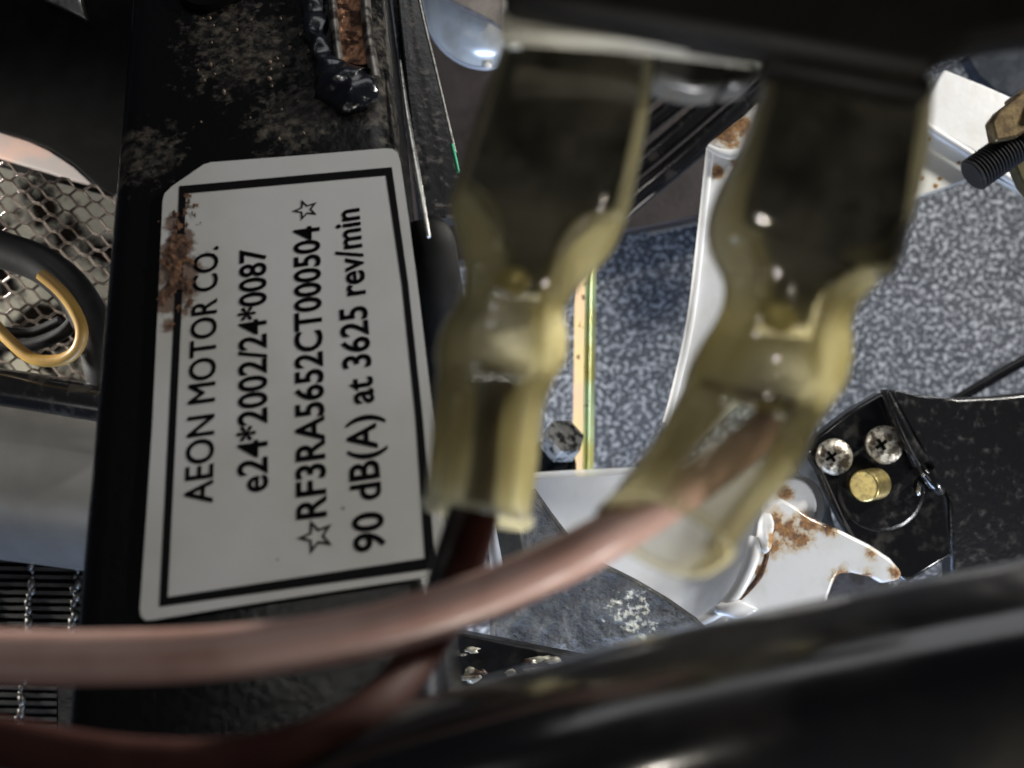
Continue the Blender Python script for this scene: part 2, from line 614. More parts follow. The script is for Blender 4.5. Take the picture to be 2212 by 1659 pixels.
def letter(body, S, E, cap, off=0.012, bold=0.0):
    V, F = text_mesh(body, off)
    if bold:
        V0, F0 = list(V), list(F)
        for dx, dy in ((bold, 0), (0, bold), (-bold, 0)):
            n0 = len(V)
            V = V + [Vector((q.x + dx, q.y + dy, q.z)) for q in V0]
            F = F + [tuple(i + n0 for i in f) for f in F0]
    x0 = min(v.x for v in V); x1 = max(v.x for v in V)
    s = cast(*S, 0.00026); e = cast(*E, 0.00026)
    ux = (e - s)
    up = cast(*cap, 0.00026) - s
    up = up - ux.normalized() * up.dot(ux.normalized())
    q = [s + ux * ((v.x - x0) / (x1 - x0)) + up * (v.y / CAPH) for v in V]
    return mk("lettering", q, F, M_print, lab, smooth=False)

letter("AEON MOTOR CO.", (461, 1087), (473, 533), (401, 1084), 0.0, 0.018)
letter("e24*2002/24*0087", (579, 1061), (575, 535), (516, 1058), 0.012, 0.008)
letter("RF3RA5652CT000504", (706, 1117), (690, 488), (643, 1114), 0.016, 0.008)
letter("90 dB(A) at 3625 rev/min", (833, 1187), (776, 451), (767, 1184), 0.014, 0.008)

def star(c, r0):
    ce = cast(*c, 0.00026)
    k0 = (cast(c[0] - r0, c[1], 0.00026) - ce).length
    up = -EX * 0.998 + EY * 0.03
    rt = up.cross(PN)
    V, F = [], []
    for s in (1.0, 0.70):
        for k in range(10):
            a = math.pi * k / 5
            rad = (1.0 if k % 2 == 0 else 0.42) * k0 * s * (1.0 if s == 1.0 else 0.92)
            V.append(ce + (up * math.cos(a) + rt * math.sin(a)) * rad)
    for k in range(10):
        F.append((k, (k + 1) % 10, 10 + (k + 1) % 10, 10 + k))
    return mk("star", V, F, M_print, lab, smooth=False)
star((684, 1160), 42)
star((661, 455), 30)

# rust crust that crept over the left edge of the label
V, F, idx = [], [], {}
GX, GY = 44, 90
def rk(u, v):
    s = 1.25 - math.hypot((u - (388 - 0.10 * (v - 560))) / 34, (v - 572) / 118)
    return s + 0.9 * mnoise.fractal(Vector((u * 0.035, v * 0.03, 4.2)), 0.6, 2.1, 4)
for i in range(GY + 1):
    for j in range(GX + 1):
        u = 325 + j * 3; v = 420 + i * 3.3
        k = rk(u, v)
        h = 0.00027 + max(0, min(1, k)) * (0.00012 + 0.0004 * abs(mnoise.noise(Vector((u * 0.08, v * 0.08, 1)))))
        idx[(i, j)] = len(V)
        V.append(cast(u, v, h))
for i in range(GY):
    for j in range(GX):
        u = 325 + j * 3 + 1.5; v = 420 + i * 3.3 + 1.6
        if rk(u, v) > 0.46:
            F.append((idx[(i, j)], idx[(i, j + 1)], idx[(i + 1, j + 1)], idx[(i + 1, j)]))
used = sorted({i for f in F for i in f}); rm = {o: n for n, o in enumerate(used)}
mk("rust_crust", [V[i] for i in used], [tuple(rm[i] for i in f) for f in F], M_rust, lab, auto=False)
# ------------------------------------------------------------------ side plate and black tube right of the post
M_plate = pm("bare_black_plate", (0.010, 0.010, 0.011), (0.075, 0.066, 0.058), 520, 0.5, 0.8, rough=0.22, rough2=0.45, bump=0.3, bscale=500)
sp = thing("gusset_plate", "narrow black gusset plate with a bright worn edge right of the post", "gusset", P(930, 200, 0.24))
slab("plate", [(845, -140, 0.222), (900, -140, 0.225), (912, 0, 0.222), (993, 345, 0.212), (1006, 470, 0.208), (915, 470, 0.205), (880, 200, 0.214)], M_plate, 0.004, sp, bevel=0.0004)
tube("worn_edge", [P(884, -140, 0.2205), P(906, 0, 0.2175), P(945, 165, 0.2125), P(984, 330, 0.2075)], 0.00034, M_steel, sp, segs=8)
M_green = pm("green_paint", (0.03, 0.34, 0.17), rough=0.35)
tube("green_fleck", [P(976, 312, 0.2068), P(984, 345, 0.2062), P(990, 372, 0.2058)], 0.0004, M_green, sp, segs=8)
bt = tube("frame_stub", [P(918, 476, 0.178), P(922, 486, 0.178), P(924, 520, 0.178), P(930, 620, 0.181), P(950, 790, 0.19), P(962, 1000, 0.2), P(966, 1100, 0.205)], [0.0012, 0.0034, 0.0048, 0.0056, 0.0056, 0.0054, 0.0054], pm("satin_black", (0.006, 0.006, 0.006), (0.010, 0.010, 0.010), 200, rough=0.6, spec=0.15), segs=28)
tag(bt, "glossy black round tube between the label and the left connector", "tube")

# ------------------------------------------------------------------ spade connectors
t = NT("yellowed_clear_pvc")
fr = t.n('ShaderNodeFresnel'); fr.inputs['IOR'].default_value = 1.42
tr = t.n('ShaderNodeBsdfTransparent'); tr.inputs[0].default_value = (0.985, 0.975, 0.93, 1)
gl = t.n('ShaderNodeBsdfGlossy'); gl.inputs['Roughness'].default_value = 0.07
bp = t.n('ShaderNodeBump'); bp.inputs['Strength'].default_value = 0.08; bp.inputs['Distance'].default_value = 0.0008
t.l(t.noise(230, 4), bp.inputs['Height'])
t.l(bp.outputs['Normal'], gl.inputs['Normal'])
t.b.inputs['Base Color'].default_value = (0.50, 0.47, 0.34, 1)
t.b.inputs['Roughness'].default_value = 0.4
haz = t.n('ShaderNodeMixShader'); t.l(t.ramp(t.noise(160, 4), 0.3, 0.75), haz.inputs[0])
hz2 = t.n('ShaderNodeMixShader'); hz2.inputs[0].default_value = 0.04
t.l(tr.outputs[0], hz2.inputs[1]); t.l(t.b.outputs[0], hz2.inputs[2])
t.l(tr.outputs[0], haz.inputs[1]); t.l(hz2.outputs[0], haz.inputs[2])
m2 = t.n('ShaderNodeMixShader')
t.l(fr.outputs[0], m2.inputs[0]); t.l(haz.outputs[0], m2.inputs[1]); t.l(gl.outputs[0], m2.inputs[2])
t.l(m2.outputs[0], t.out.inputs['Surface'])
pv = t.n('ShaderNodeVolumePrincipled')
pv.inputs['Color'].default_value = (0.988, 0.952, 0.745, 1)
pv.inputs['Density'].default_value = 520.0
pv.inputs['Anisotropy'].default_value = 0.35
t.l(pv.outputs[0], t.out.inputs['Volume'])
M_pvc = t.m
M_term = pm("shaded_tinned_terminal", (0.011, 0.009, 0.005), (0.018, 0.015, 0.009), 300, 0.4, 0.7, rough=0.7, bump=0.1, spec=0.1)  # tin coloured near black, the shade inside the sleeve put into it
M_barrel = pm("tinned_barrel", (0.78, 0.76, 0.64), (0.60, 0.57, 0.46), 500, 0.4, 0.7, rough=0.35, metal=0.1, bump=0.3, bscale=500, bdist=0.0006)
M_cond = pm("brass_tip", (0.75, 0.66, 0.26), rough=0.35, metal=0.4)

def connector(label, st, cav, inner, barrel, tip, ribs, shadow_ring):
    root = thing("spade_connector", label, "connector", P(st[0][0], st[0][1], st[0][4]), "spade connectors plugged into the relay")
    o = loft_rings(st)
    i = loft_rings(cav)
    n = len(o[0])
    V, F = rings_geo(o)
    V2, F2 = rings_geo(i)
    off = len(V)
    V = V + V2
    F = F + [tuple(k + off for k in reversed(f)) for f in F2]
    for b0, b1 in ((0, 0), ((len(o) - 1) * n, (len(i) - 1) * n)):
        for k in range(n):
            F.append((b0 + k, b0 + (k + 1) % n, off + b1 + (k + 1) % n, off + b1 + k))
    g = [(V, F)]
    mk("sleeve", *join(g), M_pvc, root)
    V, F = tube_geo(o[-1], 0.00042, 8, closed=True)
    mk("end_rim", V, F, M_pvc, root)
    for rb, rad in ribs:
        tube("sleeve_fold", [P(*p) for p in rb], rad, M_pvc, root, segs=10)
    V, F = rings_geo(loft_rings(inner, segs=28), True, True)
    mk("terminal", V, F, M_term, root)
    V, F = rings_geo(loft_rings(barrel, segs=28), True, True)
    mk("crimp_barrel", V, F, M_barrel, root)
    V, F = ico(P(*tip[:3]), tip[3], 3, 1, 0.2, 1.0, (1, 0.9, 0.6))
    mk("conductor_tip", V, F, M_cond, root, auto=False)
    V, F = rings_geo(loft_rings(shadow_ring, segs=28), True, True)
    mk("shadow_ring", V, F, pm("brown_shadow_ring", (0.10, 0.075, 0.035), rough=0.4), root)  # shadow line below the crimp, modelled as a dark ring
    return root

DL = 0.095
stL = [(1082, 118, 1408, 148, DL, 3.4, 6), (1040, 235, 1394, 268, DL, 3.4, 6), (990, 390, 1364, 425, DL, 3.4, 6), (972, 445, 1348, 485, DL, 3.4, 5),
       (984, 505, 1318, 552, DL, 3.2, 4), (1002, 590, 1250, 624, DL, 3.2, 3), (986, 655, 1220, 672, DL, 3.7, 2.4), (952, 712, 1226, 726, DL, 4.8, 2.2), (940, 765, 1222, 780, DL, 5.0, 2.2),
       (944, 806, 1196, 826, DL, 4.5, 2.2), (938, 870, 1174, 888, DL, 4.1, 2.6, 0.2), (928, 1000, 1160, 1022, DL, 4.2, 3, 0.6), (919, 1088, 1142, 1132, DL, 4.3, 3.2, 1.2)]
cvL = [(1091, 118, 1391, 148, DL, 3.24, 8), (1056, 235, 1374, 268, DL, 3.24, 8), (1005, 400, 1336, 450, DL, 3.24, 8), (1023, 444, 1298, 486, DL, 2.9, 6), (1068, 514, 1230, 545, DL, 2.8, 5), (1082, 580, 1204, 595, DL, 2.7, 3),
       (1030, 640, 1182, 655, DL, 3.0, 2.4), (994, 690, 1180, 702, DL, 4.3, 2.2), (984, 740, 1182, 752, DL, 4.6, 2.2), (990, 800, 1166, 816, DL, 4.2, 2.2), (1010, 870, 1106, 886, DL, 3.75, 2.6), (1002, 1000, 1090, 1016, DL, 3.85, 3, 0.5), (984, 1090, 1078, 1116, DL, 3.85, 3.2, 1.0)]
inL = [(1096, 118, 1386, 148, DL, 1.9, 8), (1062, 235, 1368, 266, DL, 1.9, 8), (1012, 400, 1328, 448, DL, 1.9, 8), (1030, 440, 1290, 480, DL, 1.9, 6), (1076, 510, 1222, 540, DL, 1.9, 5), (1090, 575, 1196, 590, DL, 1.8, 3), (1096, 625, 1180, 635, DL, 1.6, 3)]
baL = [(1020, 640, 1180, 655, DL, 2.2, 2.2), (1002, 670, 1176, 690, DL, 3.0, 2), (996, 730, 1172, 745, DL, 3.3, 2), (1000, 770, 1166, 785, DL, 2.9, 2), (1012, 790, 1150, 805, DL, 2.2, 2)]
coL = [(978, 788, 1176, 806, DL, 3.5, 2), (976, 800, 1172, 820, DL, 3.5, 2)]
con1 = connector("yellowed clear spade connector with two dark wires, left one under the relay", stL, cvL, inL, baL, (1108, 606, DL - 0.0020, 0.00155),
          [([(1012, 396, DL - .003), (1052, 432, DL - .0033), (1076, 486, DL - .0034), (1074, 540, DL - .0033)], 0.00045),
           ([(1340, 462, DL - .003), (1270, 474, DL - .0033), (1222, 520, DL - .0034), (1200, 590, DL - .0034), (1194, 640, DL - .0034)], 0.0005),
           ([(988, 850, DL - .0042), (978, 960, DL - .0042), (962, 1090, DL - .0042)], 0.0006),
           ([(1118, 850, DL - .0042), (1104, 960, DL - .0042), (1088, 1110, DL - .0042)], 0.0006)], coL)
DR = 0.090
stR = [(1660, 160, 1998, 190, DR, 3.4, 6), (1604, 310, 1986, 335, DR, 3.4, 6), (1560, 398, 1964, 445, DR, 3.4, 6), (1534, 472, 1945, 520, DR, 3.4, 5),
       (1536, 540, 1934, 572, DR, 3.2, 4), (1566, 612, 1872, 632, DR, 3.2, 3), (1556, 676, 1836, 688, DR, 3.8, 2.4), (1514, 745, 1836, 760, DR, 4.9, 2.2), (1486, 800, 1822, 830, DR, 5.0, 2.2),
       (1472, 846, 1780, 890, DR, 4.5, 2.3), (1448, 892, 1756, 935, DR - .001, 4.2, 2.6, 0.3), (1405, 962, 1716, 1012, DR - .002, 4.3, 2.8, 1.0), (1345, 1040, 1632, 1112, DR - .0035, 4.3, 2.8, 1.8), (1314, 1088, 1552, 1222, DR - .005, 4.3, 2.7, 3.0)]
cvR = [(1669, 160, 1985, 190, DR, 3.24, 8), (1627, 310, 1966, 335, DR, 3.24, 8), (1586, 474, 1922, 584, DR, 3.24, 8), (1616, 514, 1858, 606, DR, 2.9, 6), (1641, 574, 1800, 620, DR, 2.8, 5), (1645, 640, 1780, 656, DR, 2.8, 3),
       (1600, 720, 1770, 738, DR, 3.1, 2.4), (1570, 780, 1772, 806, DR, 4.4, 2.2), (1545, 832, 1742, 882, DR, 4.5, 2.2), (1528, 890, 1694, 932, DR - .001, 3.85, 2.6), (1446, 985, 1650, 1040, DR - .002, 3.9, 2.6, 0.9), (1388, 1058, 1588, 1122, DR - .0035, 3.9, 2.6, 1.6), (1350, 1104, 1524, 1204, DR - .005, 3.9, 2.5, 2.8)]
inR = [(1674, 160, 1982, 190, DR, 1.9, 8), (1632, 310, 1962, 335, DR, 1.9, 8), (1592, 470, 1918, 580, DR, 1.9, 8), (1625, 510, 1850, 600, DR, 1.9, 6), (1650, 570, 1790, 615, DR, 1.9, 5), (1655, 640, 1760, 655, DR, 1.8, 3), (1650, 690, 1745, 705, DR, 1.6, 3)]
baR = [(1608, 720, 1765, 738, DR, 2.2, 2.2), (1580, 748, 1766, 775, DR, 3.0, 2), (1562, 800, 1750, 835, DR, 3.4, 2), (1556, 840, 1726, 880, DR, 3.0, 2), (1566, 862, 1700, 900, DR, 2.4, 2)]
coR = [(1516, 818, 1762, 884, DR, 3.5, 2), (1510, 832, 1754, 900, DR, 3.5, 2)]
con2 = connector("yellowed clear spade connector holding the pink wire, right one under the relay", stR, cvR, inR, baR, (1682, 685, DR - 0.0020, 0.0016),
          [([(1580, 510, DR - .003), (1632, 536, DR - .0033), (1646, 590, DR - .0034), (1640, 640, DR - .0033)], 0.00045),
           ([(1920, 580, DR - .003), (1850, 596, DR - .0033), (1800, 640, DR - .0034), (1770, 700, DR - .0034)], 0.0005),
           ([(1500, 880, DR - .0042), (1440, 990, DR - .0042), (1370, 1090, DR - .0042)], 0.0006),
           ([(1700, 950, DR - .0042), (1630, 1060, DR - .0042), (1530, 1190, DR - .0042)], 0.0006)], coR)

# ------------------------------------------------------------------ wires
def wire_mat(name, c1, c2):
    return pm(name, c1, c2, 120, 0.35, 0.7, rough=0.4, bump=0.12, bscale=600, spec=0.4)
M_pink = wire_mat("pink_brown_pvc", (0.45, 0.295, 0.26), (0.34, 0.20, 0.165))
M_brown = pm("dark_brown_pvc", (0.030, 0.010, 0.008), (0.045, 0.018, 0.014), 120, 0.35, 0.7, rough=0.7, bump=0.12, bscale=600, spec=0.1)
M_blackw = wire_mat("black_pvc", (0.012, 0.012, 0.014), (0.02, 0.02, 0.022))
w = tube("wire", [P(1668, 905, .0895), P(1585, 985, .089), P(1470, 1062, .0875), P(1330, 1148, .086), P(1180, 1228, .0875), P(1000, 1304, .087), P(780, 1368, .0865), P(500, 1408, .086), P(220, 1420, .085), P(-60, 1417, .084), P(-250, 1405, .084)],
         [0.0015, 0.0017, 0.00185, 0.0020, 0.0021, 0.0022, 0.00222, 0.00222, 0.00222, 0.00222, 0.00222], M_pink, segs=28)
tag(w, "dusty pink wire sweeping across the foreground from the right connector", "wire")
w = tube("wire", [P(1090, 820, .0955), P(1074, 930, .0955), P(1052, 1060, .0955), P(1030, 1160, .096), P(985, 1290, .097), P(905, 1420, .0955), P(800, 1535, .0880), P(660, 1610, .0845), P(480, 1648, .0835), P(280, 1646, .083), P(100, 1622, .083), P(-80, 1590, .083), P(-250, 1560, .083)],
         [0.0013, 0.0013, 0.0014, 0.0016, 0.0018, 0.0019, 0.002, 0.002, 0.002, 0.002, 0.002, 0.002, 0.002], M_brown, segs=24)
tag(w, "dark brown wire hanging from the left connector and curving to the lower left", "wire")
w = tube("wire", [P(1036, 820, .0962), P(1030, 930, .0962), P(1012, 1050, .0962), P(990, 1130, .097), P(958, 1230, .0985), P(935, 1330, .1015), P(930, 1480, .106)], 0.0013, M_blackw, segs=20)
tag(w, "short black wire beside the brown wire below the left connector", "wire")

# ------------------------------------------------------------------ relay above the connectors
rel = thing("relay", "black out of focus relay box hanging over the top right of the frame", "relay", P(1600, 0, 0.088))
M_relay = pm("black_relay_plastic", (0.003, 0.0025, 0.002), (0.005, 0.004, 0.003), 200, rough=0.55, spec=0.1)
M_rim = pm("pale_relay_base", (0.24, 0.23, 0.19), (0.18, 0.17, 0.14), 200, rough=0.5)
slab("body", [(1085, -420, .079), (2420, -420, .079), (2420, 48, .079), (2212, 72, .079), (2110, 92, .079), (2052, 118, .079), (2020, 160, .079), (1660, 96, .079), (1400, 52, .079), (1240, 26, .079), (1086, 0, .079)], M_relay, 0.006, rel, bevel=0.001, direction=(0, 0, -1))
slab("base_rim", [(1078, 14, .083), (1240, 36, .083), (1400, 60, .083), (1645, 104, .083), (1645, 126, .083), (1400, 96, .083), (1240, 84, .083), (1078, 74, .083)], M_rim, 0.003, rel, bevel=0.0006, direction=(0, 0, -1))
slab("base_rim", [(1650, 108, .083), (2024, 162, .083), (2012, 214, .083), (1650, 146, .083)], M_relay, 0.004, rel, bevel=0.0006, direction=(0, 0, -1))  # unlit right end of the pale rim, its shade painted as black
slab("blade_terminal", [(1130, 40, .0948), (1360, 62, .0948), (1352, 190, .0948), (1120, 170, .0948)], M_term, 0.0009, rel, direction=(0, 0, -1))
slab("blade_terminal", [(1710, 90, .0898), (1950, 110, .0898), (1945, 240, .0898), (1700, 215, .0898)], M_term, 0.0009, rel, direction=(0, 0, -1))
M_boss = pm("grey_black_boss", (0.03, 0.03, 0.028), rough=0.3)
slab("socket", [(1412, 96, .094), (1580, 120, .094), (1566, 190, .094), (1500, 192, .094), (1440, 178, .094), (1408, 160, .094)], M_boss, 0.006, rel, bevel=0.0006)
slab("socket", [(1584, 120, .094), (1640, 128, .094), (1630, 180, .094), (1570, 188, .094)], M_boss, 0.006, rel, bevel=0.0006)

# ------------------------------------------------------------------ foreground frame tube
M_fg = pm("glossy_black_tube", (0.007, 0.007, 0.008), (0.02, 0.018, 0.015), 60, 0.42, 0.7, rough=0.13, rough2=0.27, bump=0.14, bscale=45, bdist=0.0009, coat=0.4)
ft = tube("frame_tube", [P(-300, 2290, .084), P(300, 2045, .0855), P(880, 1830, .0872), P(1400, 1672, .090), P(1900, 1552, .093), P(2400, 1446, .096), P(2800, 1365, .099)], 0.0114, M_fg, segs=64)
tag(ft, "thick glossy black frame tube running across the bottom right corner", "frame tube")

exec_parts = True
# ------------------------------------------------------------------ left background
tr_ = slab("trim_strip", [(-120, 232, .27), (0, 284, .27), (60, 302, .27), (105, 322, .27), (160, 358, .27), (207, 402, .27), (150, 388, .27), (80, 366, .27), (0, 342, .27), (-120, 305, .27)],
     pm("orange_reflection_metal", (0.80, 0.56, 0.48), (0.58, 0.52, 0.50), 90, 0.4, 0.6, rough=0.35, metal=0.4), 0.003, bevel=0.0005)  # orange reflection on the chrome-like strip is part of the base colour
tag(tr_, "metal strip, orange reflection put into its colour, tapering to a point left of the post", "metal strip")
tp = slab("metal_tip", [(80, -60, .258), (170, -60, .258), (172, 0, .258), (184, 40, .258), (140, 18, .258), (90, -4, .258)], M_steel, 0.003, bevel=0.0004)
tag(tp, "small pale metal tip at the top left corner of the view", "metal tip")

shr = slab("fairing", [(-400, -500, .262), (420, -500, .262), (420, 470, .262), (232, 418, .262), (206, 400, .262), (160, 357, .262), (105, 321, .262), (60, 301, .262), (0, 283, .262), (-400, 150, .262)], pm("black_plastic", (0.002, 0.002, 0.002), (0.004, 0.004, 0.004), 200, rough=0.7, spec=0.06), 0.006, bevel=0.0005)
tag(shr, "matt black plastic fairing filling the top left corner behind the post", "fairing")
# ridged silver radiator behind the screen
rad_ = thing("radiator", "ridged silver radiator core behind the wire mesh on the left", "radiator", P(90, 600, 0.29))
V, F = [], []
A = P(-160, 318, .275); B = P(-160, 850, .275); C_ = P(330, 450, .275)
nr = 240
M_fin = pm("fin_metal", (0.92, 0.90, 0.82), (0.035, 0.028, 0.024), 60, 0.46, 0.56, rough=0.25, metal=0.6, bump=0.2)
dn = (C_ - A).cross(B - A).normalized()
if dn.z < 0: dn = -dn
for i in range(nr + 1):
    h = 0.00055 if i % 2 else -0.00055
    a = A + (B - A) * i / nr + dn * h
    V += [a, a + (C_ - A) * 0.5 + dn * 0.001, a + (C_ - A)]
for i in range(nr):
    for k in range(2):
        a = i * 3 + k
        F.append((a, a + 1, a + 4, a + 3))
slab("shroud", [(-300, 200, .285), (330, 200, .285), (330, 900, .285), (-300, 900, .285)], pm("shroud_black", (0.004, 0.004, 0.004), rough=0.7, spec=0.1), 0.004, rad_)
mk("fin_pack", V, F, M_fin, rad_, smooth=False)
M_wirem = pm("mesh_steel", (0.62, 0.52, 0.46), (0.12, 0.09, 0.075), 90, 0.42, 0.6, rough=0.22, metal=0.85)
g = []
cw, chh = 63.0, 35.0
strands = []
for i in range(0, 34):
    pts = []
    for j in range(0, 22):
        u = -80 + j * cw / 2 + i * 1.2
        v = 338 + i * chh / 2 + j * 8.0 + (chh / 4) * 0.95 * (-1 if (i + j) % 2 else 1)
        for q in (-0.24, 0.24):
            pts.append(P(u + q * cw / 2, v + q * 8.0, .252 + (0.0004 if (i + j) % 2 else -0.0004)))
    strands.append(pts)
for s in strands:
    g.append(tube_geo(s, 0.00034, 5, squash=1.5))
ms = mk("mesh_screen", *join(g), M_wirem)
tag(ms, "expanded metal mesh screen in front of the silver radiator, left of the post", "mesh screen")

h1 = tube("cable_loop", [P(-120, 500, .225), P(0, 538, .225), P(90, 572, .225), P(158, 628, .225), P(204, 712, .225), P(224, 800, .226), P(240, 860, .23)], 0.0041, M_rubber, segs=24)
tag(h1, "thick black sheathed cable looping in front of the mesh screen", "cable")
h2 = tube("wire", [P(88, 592, .216), P(128, 626, .216), P(160, 668, .216), P(177, 715, .216), P(165, 756, .217), P(128, 778, .218), P(70, 774, .219), P(20, 735, .22), P(-20, 690, .221), P(-80, 610, .222)], 0.0013, wire_mat("ochre_pvc", (0.40, 0.24, 0.055), (0.33, 0.19, 0.05)), segs=16)
tag(h2, "mustard yellow wire looping beside the black cable on the left", "wire")
h3 = tube("wire", [P(-60, 722, .226), P(20, 745, .226), P(80, 742, .226), P(140, 715, .226), P(175, 672, .227)], 0.0015, M_rubber, segs=14)
tag(h3, "thin black wire inside the yellow loop, upper of two", "wire")
h4 = tube("wire", [P(-60, 700, .228), P(10, 716, .228), P(70, 718, .229), P(130, 694, .229)], 0.0012, M_rubber, segs=14)
tag(h4, "thin black wire close against the mesh screen inside the yellow loop", "wire")
h5 = tube("frame_rail", [P(-200, 812, .225), P(0, 836, .225), P(200, 868, .225), P(330, 890, .225)], 0.0042, M_black, segs=20)
tag(h5, "black horizontal rail between the mesh screen and the grey cylinder", "rail")
cy = tube("silencer", [P(-330, 985, .25), P(-100, 1015, .25), P(192, 1053, .25), P(420, 1085, .25)], 0.0198, pm("satin_grey", (0.15, 0.15, 0.148), (0.12, 0.118, 0.112), 60, 0.35, 0.7, rough=0.38, metal=0.35, bump=0.05), segs=64)
tag(cy, "satin grey metal cylinder left of the post below the mesh screen", "cylinder")

# dark ribbed block lower left
M_rib = pm("dark_ribbed", (0.010, 0.010, 0.010), (0.022, 0.020, 0.019), 260, 0.5, 0.75, rough=0.55, bump=0.4, bscale=500)
rb = thing("finned_block", "dark block with stacked ribs and pale beaded seams, lower left corner", "ribbed block", P(60, 1400, .26))
slab("back_plate", [(-200, 1195, .25), (260, 1215, .25), (240, 1700, .25), (-200, 1700, .25)], M_rib, 0.006, rb)
for i in range(24):
    v = 1205 + i * 17
    V, F = bar(P(-200, v, .2475), P(230, v + 8, .2475), 0.0009, 0.0022)
    mk("rib", V, F, M_rib, rb)
for u in (-20, 72, 168):
    q = []
    for i in range(30):
        v = 1205 + i * 14
        q.append(ico(P(u - i * 1.2 + random.uniform(-5, 5), v, .246), random.uniform(0.0006, 0.0013), 1, i, 0.4, 2.0, (0.8, 1.4, 0.8)))
    o = mk("beaded_seam", *join(q), pm("seam_grey", (0.032, 0.030, 0.029), (0.02, 0.02, 0.02), 600, rough=0.4), rb, auto=False)
# low dark frame web under the wires
wb = slab("frame_web", [(120, 1480, .19), (1000, 1370, .19), (1300, 1430, .19), (1300, 1800, .19), (120, 1800, .19)], M_dirty_black, 0.004, bevel=0.0005)
tag(wb, "dirty black steel web in the shade behind the wires at the bottom", "steel plate")

# ------------------------------------------------------------------ top centre
dome = thing("lamp_reflector", "chrome bowl shaped reflector at the top beside the relay", "reflector", P(1020, 40, .30))
M_chrome = pm("chrome", (0.80, 0.80, 0.76), (0.62, 0.60, 0.54), 60, 0.45, 0.6, rough=0.25, metal=0.25, bump=0.1, bscale=90)
V, F = [], []
c0 = P(1052, -5, .30)
for i in range(13):
    a = i / 12 * math.pi / 2
    for k in range(48):
        b = 2 * math.pi * k / 48
        V.append(c0 + Vector((math.cos(b) * math.sin(a) * 0.0185, math.sin(b) * math.sin(a) * 0.0205, 0.012 * math.cos(a))))
for i in range(12):
    for k in range(48):
        F.append((i * 48 + k, i * 48 + (k + 1) % 48, (i + 1) * 48 + (k + 1) % 48, (i + 1) * 48 + k))
F.append(tuple(12 * 48 + k for k in range(48)))
mk("bowl", V, F, M_chrome, dome)
V, F = tube_geo([c0 + Vector((math.cos(2 * math.pi * k / 48) * 0.0187, math.sin(2 * math.pi * k / 48) * 0.0207, 0)) for k in range(48)], 0.0006, 8, closed=True)
mk("rim", V, F, pm("white_rim", (0.72, 0.74, 0.78), rough=0.25), dome)
V, F = ico(P(1052, 143, .297), 0.0016, 2, 3, 0.1, 1, (1, 0.7, 0.6))
mk("rim_clip", V, F, pm("white_clip", (0.8, 0.8, 0.78), rough=0.3), dome)
st_ = slab("cross_bar", [(935, -60, .285), (1090, -60, .285), (1090, 62, .285), (1040, 35, .285), (985, 8, .285), (940, -20, .285)], pm("greyed_bar", (0.22, 0.19, 0.17), (0.32, 0.28, 0.25), 300, rough=0.5), 0.003, bevel=0.0005)
tag(st_, "grey flat bar crossing in front of the chrome reflector", "bar")

# brown board leaning in the background
M_board = NT("dark_brown_board")
nzb = M_board.noise(60, 6, 0.6, dist=1.0)
M_board.l(M_board.mix(M_board.ramp(nzb, 0.35, 0.7), (0.018, 0.013, 0.012), (0.036, 0.027, 0.025)), M_board.b.inputs['Base Color'])
M_board.b.inputs['Roughness'].default_value = 0.55
M_board.bump(M_board.noise(500, 5), 0.3, 0.0006)
bd = slab("board", [(880, -200, .355), (1700, -200, .355), (1700, 418, .355), (1530, 464, .355), (1450, 482, .355), (1368, 498, .355), (1200, 530, .355), (880, 590, .355)], M_board.m, 0.012, bevel=0.001)
tag(bd, "dark brown panel lying above the carpet behind the left connector", "panel")
be = slab("board_strip", [(1400, 492, .3665), (1540, 462, .3665), (1540, 475, .3665), (1400, 506, .3665)], pm("strip_beige", (0.22, 0.2, 0.17), rough=0.6), 0.004)
tag(be, "thin beige strip along the lower edge of the brown panel", "strip")
cb = thing("cable_bundle", "bundle of black cables running diagonally between the two connectors", "cables", P(1500, 300, .31))
for k, (a, b, rr_) in enumerate([((1230, 545), (1745, 108), .0034), ((1205, 500), (1700, 82), .0030), ((1180, 440), (1660, 60), .0026), ((1170, 380), (1640, 10), .0028)]):
    tube("cable", [P(a[0], a[1], .305 + .002 * k), P((a[0] + b[0]) / 2 + 3, (a[1] + b[1]) / 2 + 4, .303 + .002 * k), P(b[0], b[1], .305 + .002 * k)], rr_, M_black, cb, segs=18)
tube("cable_highlight", [P(1300, 512, .3035), P(1380, 443, .3015), P(1500, 342, .3015), P(1640, 224, .3015)], 0.00035, pm("highlight_beige", (0.5, 0.45, 0.38), rough=0.35), cb, segs=8)  # highlight line on the black cables, drawn as a thin beige tube

# ------------------------------------------------------------------ gold zinc rod, black bolt
rod = thing("plated_rod", "yellow zinc plated flat rod standing between the two connectors", "rod", P(1262, 1040, .33))
t = NT("yellow_zinc")
gr = t.ramp(t.noise(70, 3), 0.3, 0.7)
cc = t.mix(gr, (0.86, 0.68, 0.32), (0.82, 0.56, 0.42))
pit = t.ramp(t.noise(420, 3), 0.64, 0.70)
t.l(t.mix(pit, cc, (0.16, 0.08, 0.04)), t.b.inputs['Base Color'])
t.b.inputs['Metallic'].default_value = 0.3
t.b.inputs['Roughness'].default_value = 0.3
M_zinc = t.m
t = NT("green_zinc_sheen")
cc = t.mix(t.ramp(t.noise(60, 3), 0.4, 0.65), (0.42, 0.40, 0.13), (0.46, 0.58, 0.34))
pit = t.ramp(t.noise(420, 3), 0.66, 0.72)
t.l(t.mix(pit, cc, (0.16, 0.08, 0.04)), t.b.inputs['Base Color'])
t.b.inputs['Metallic'].default_value = 0.3
t.b.inputs['Roughness'].default_value = 0.3
M_zincg = t.m
g = []
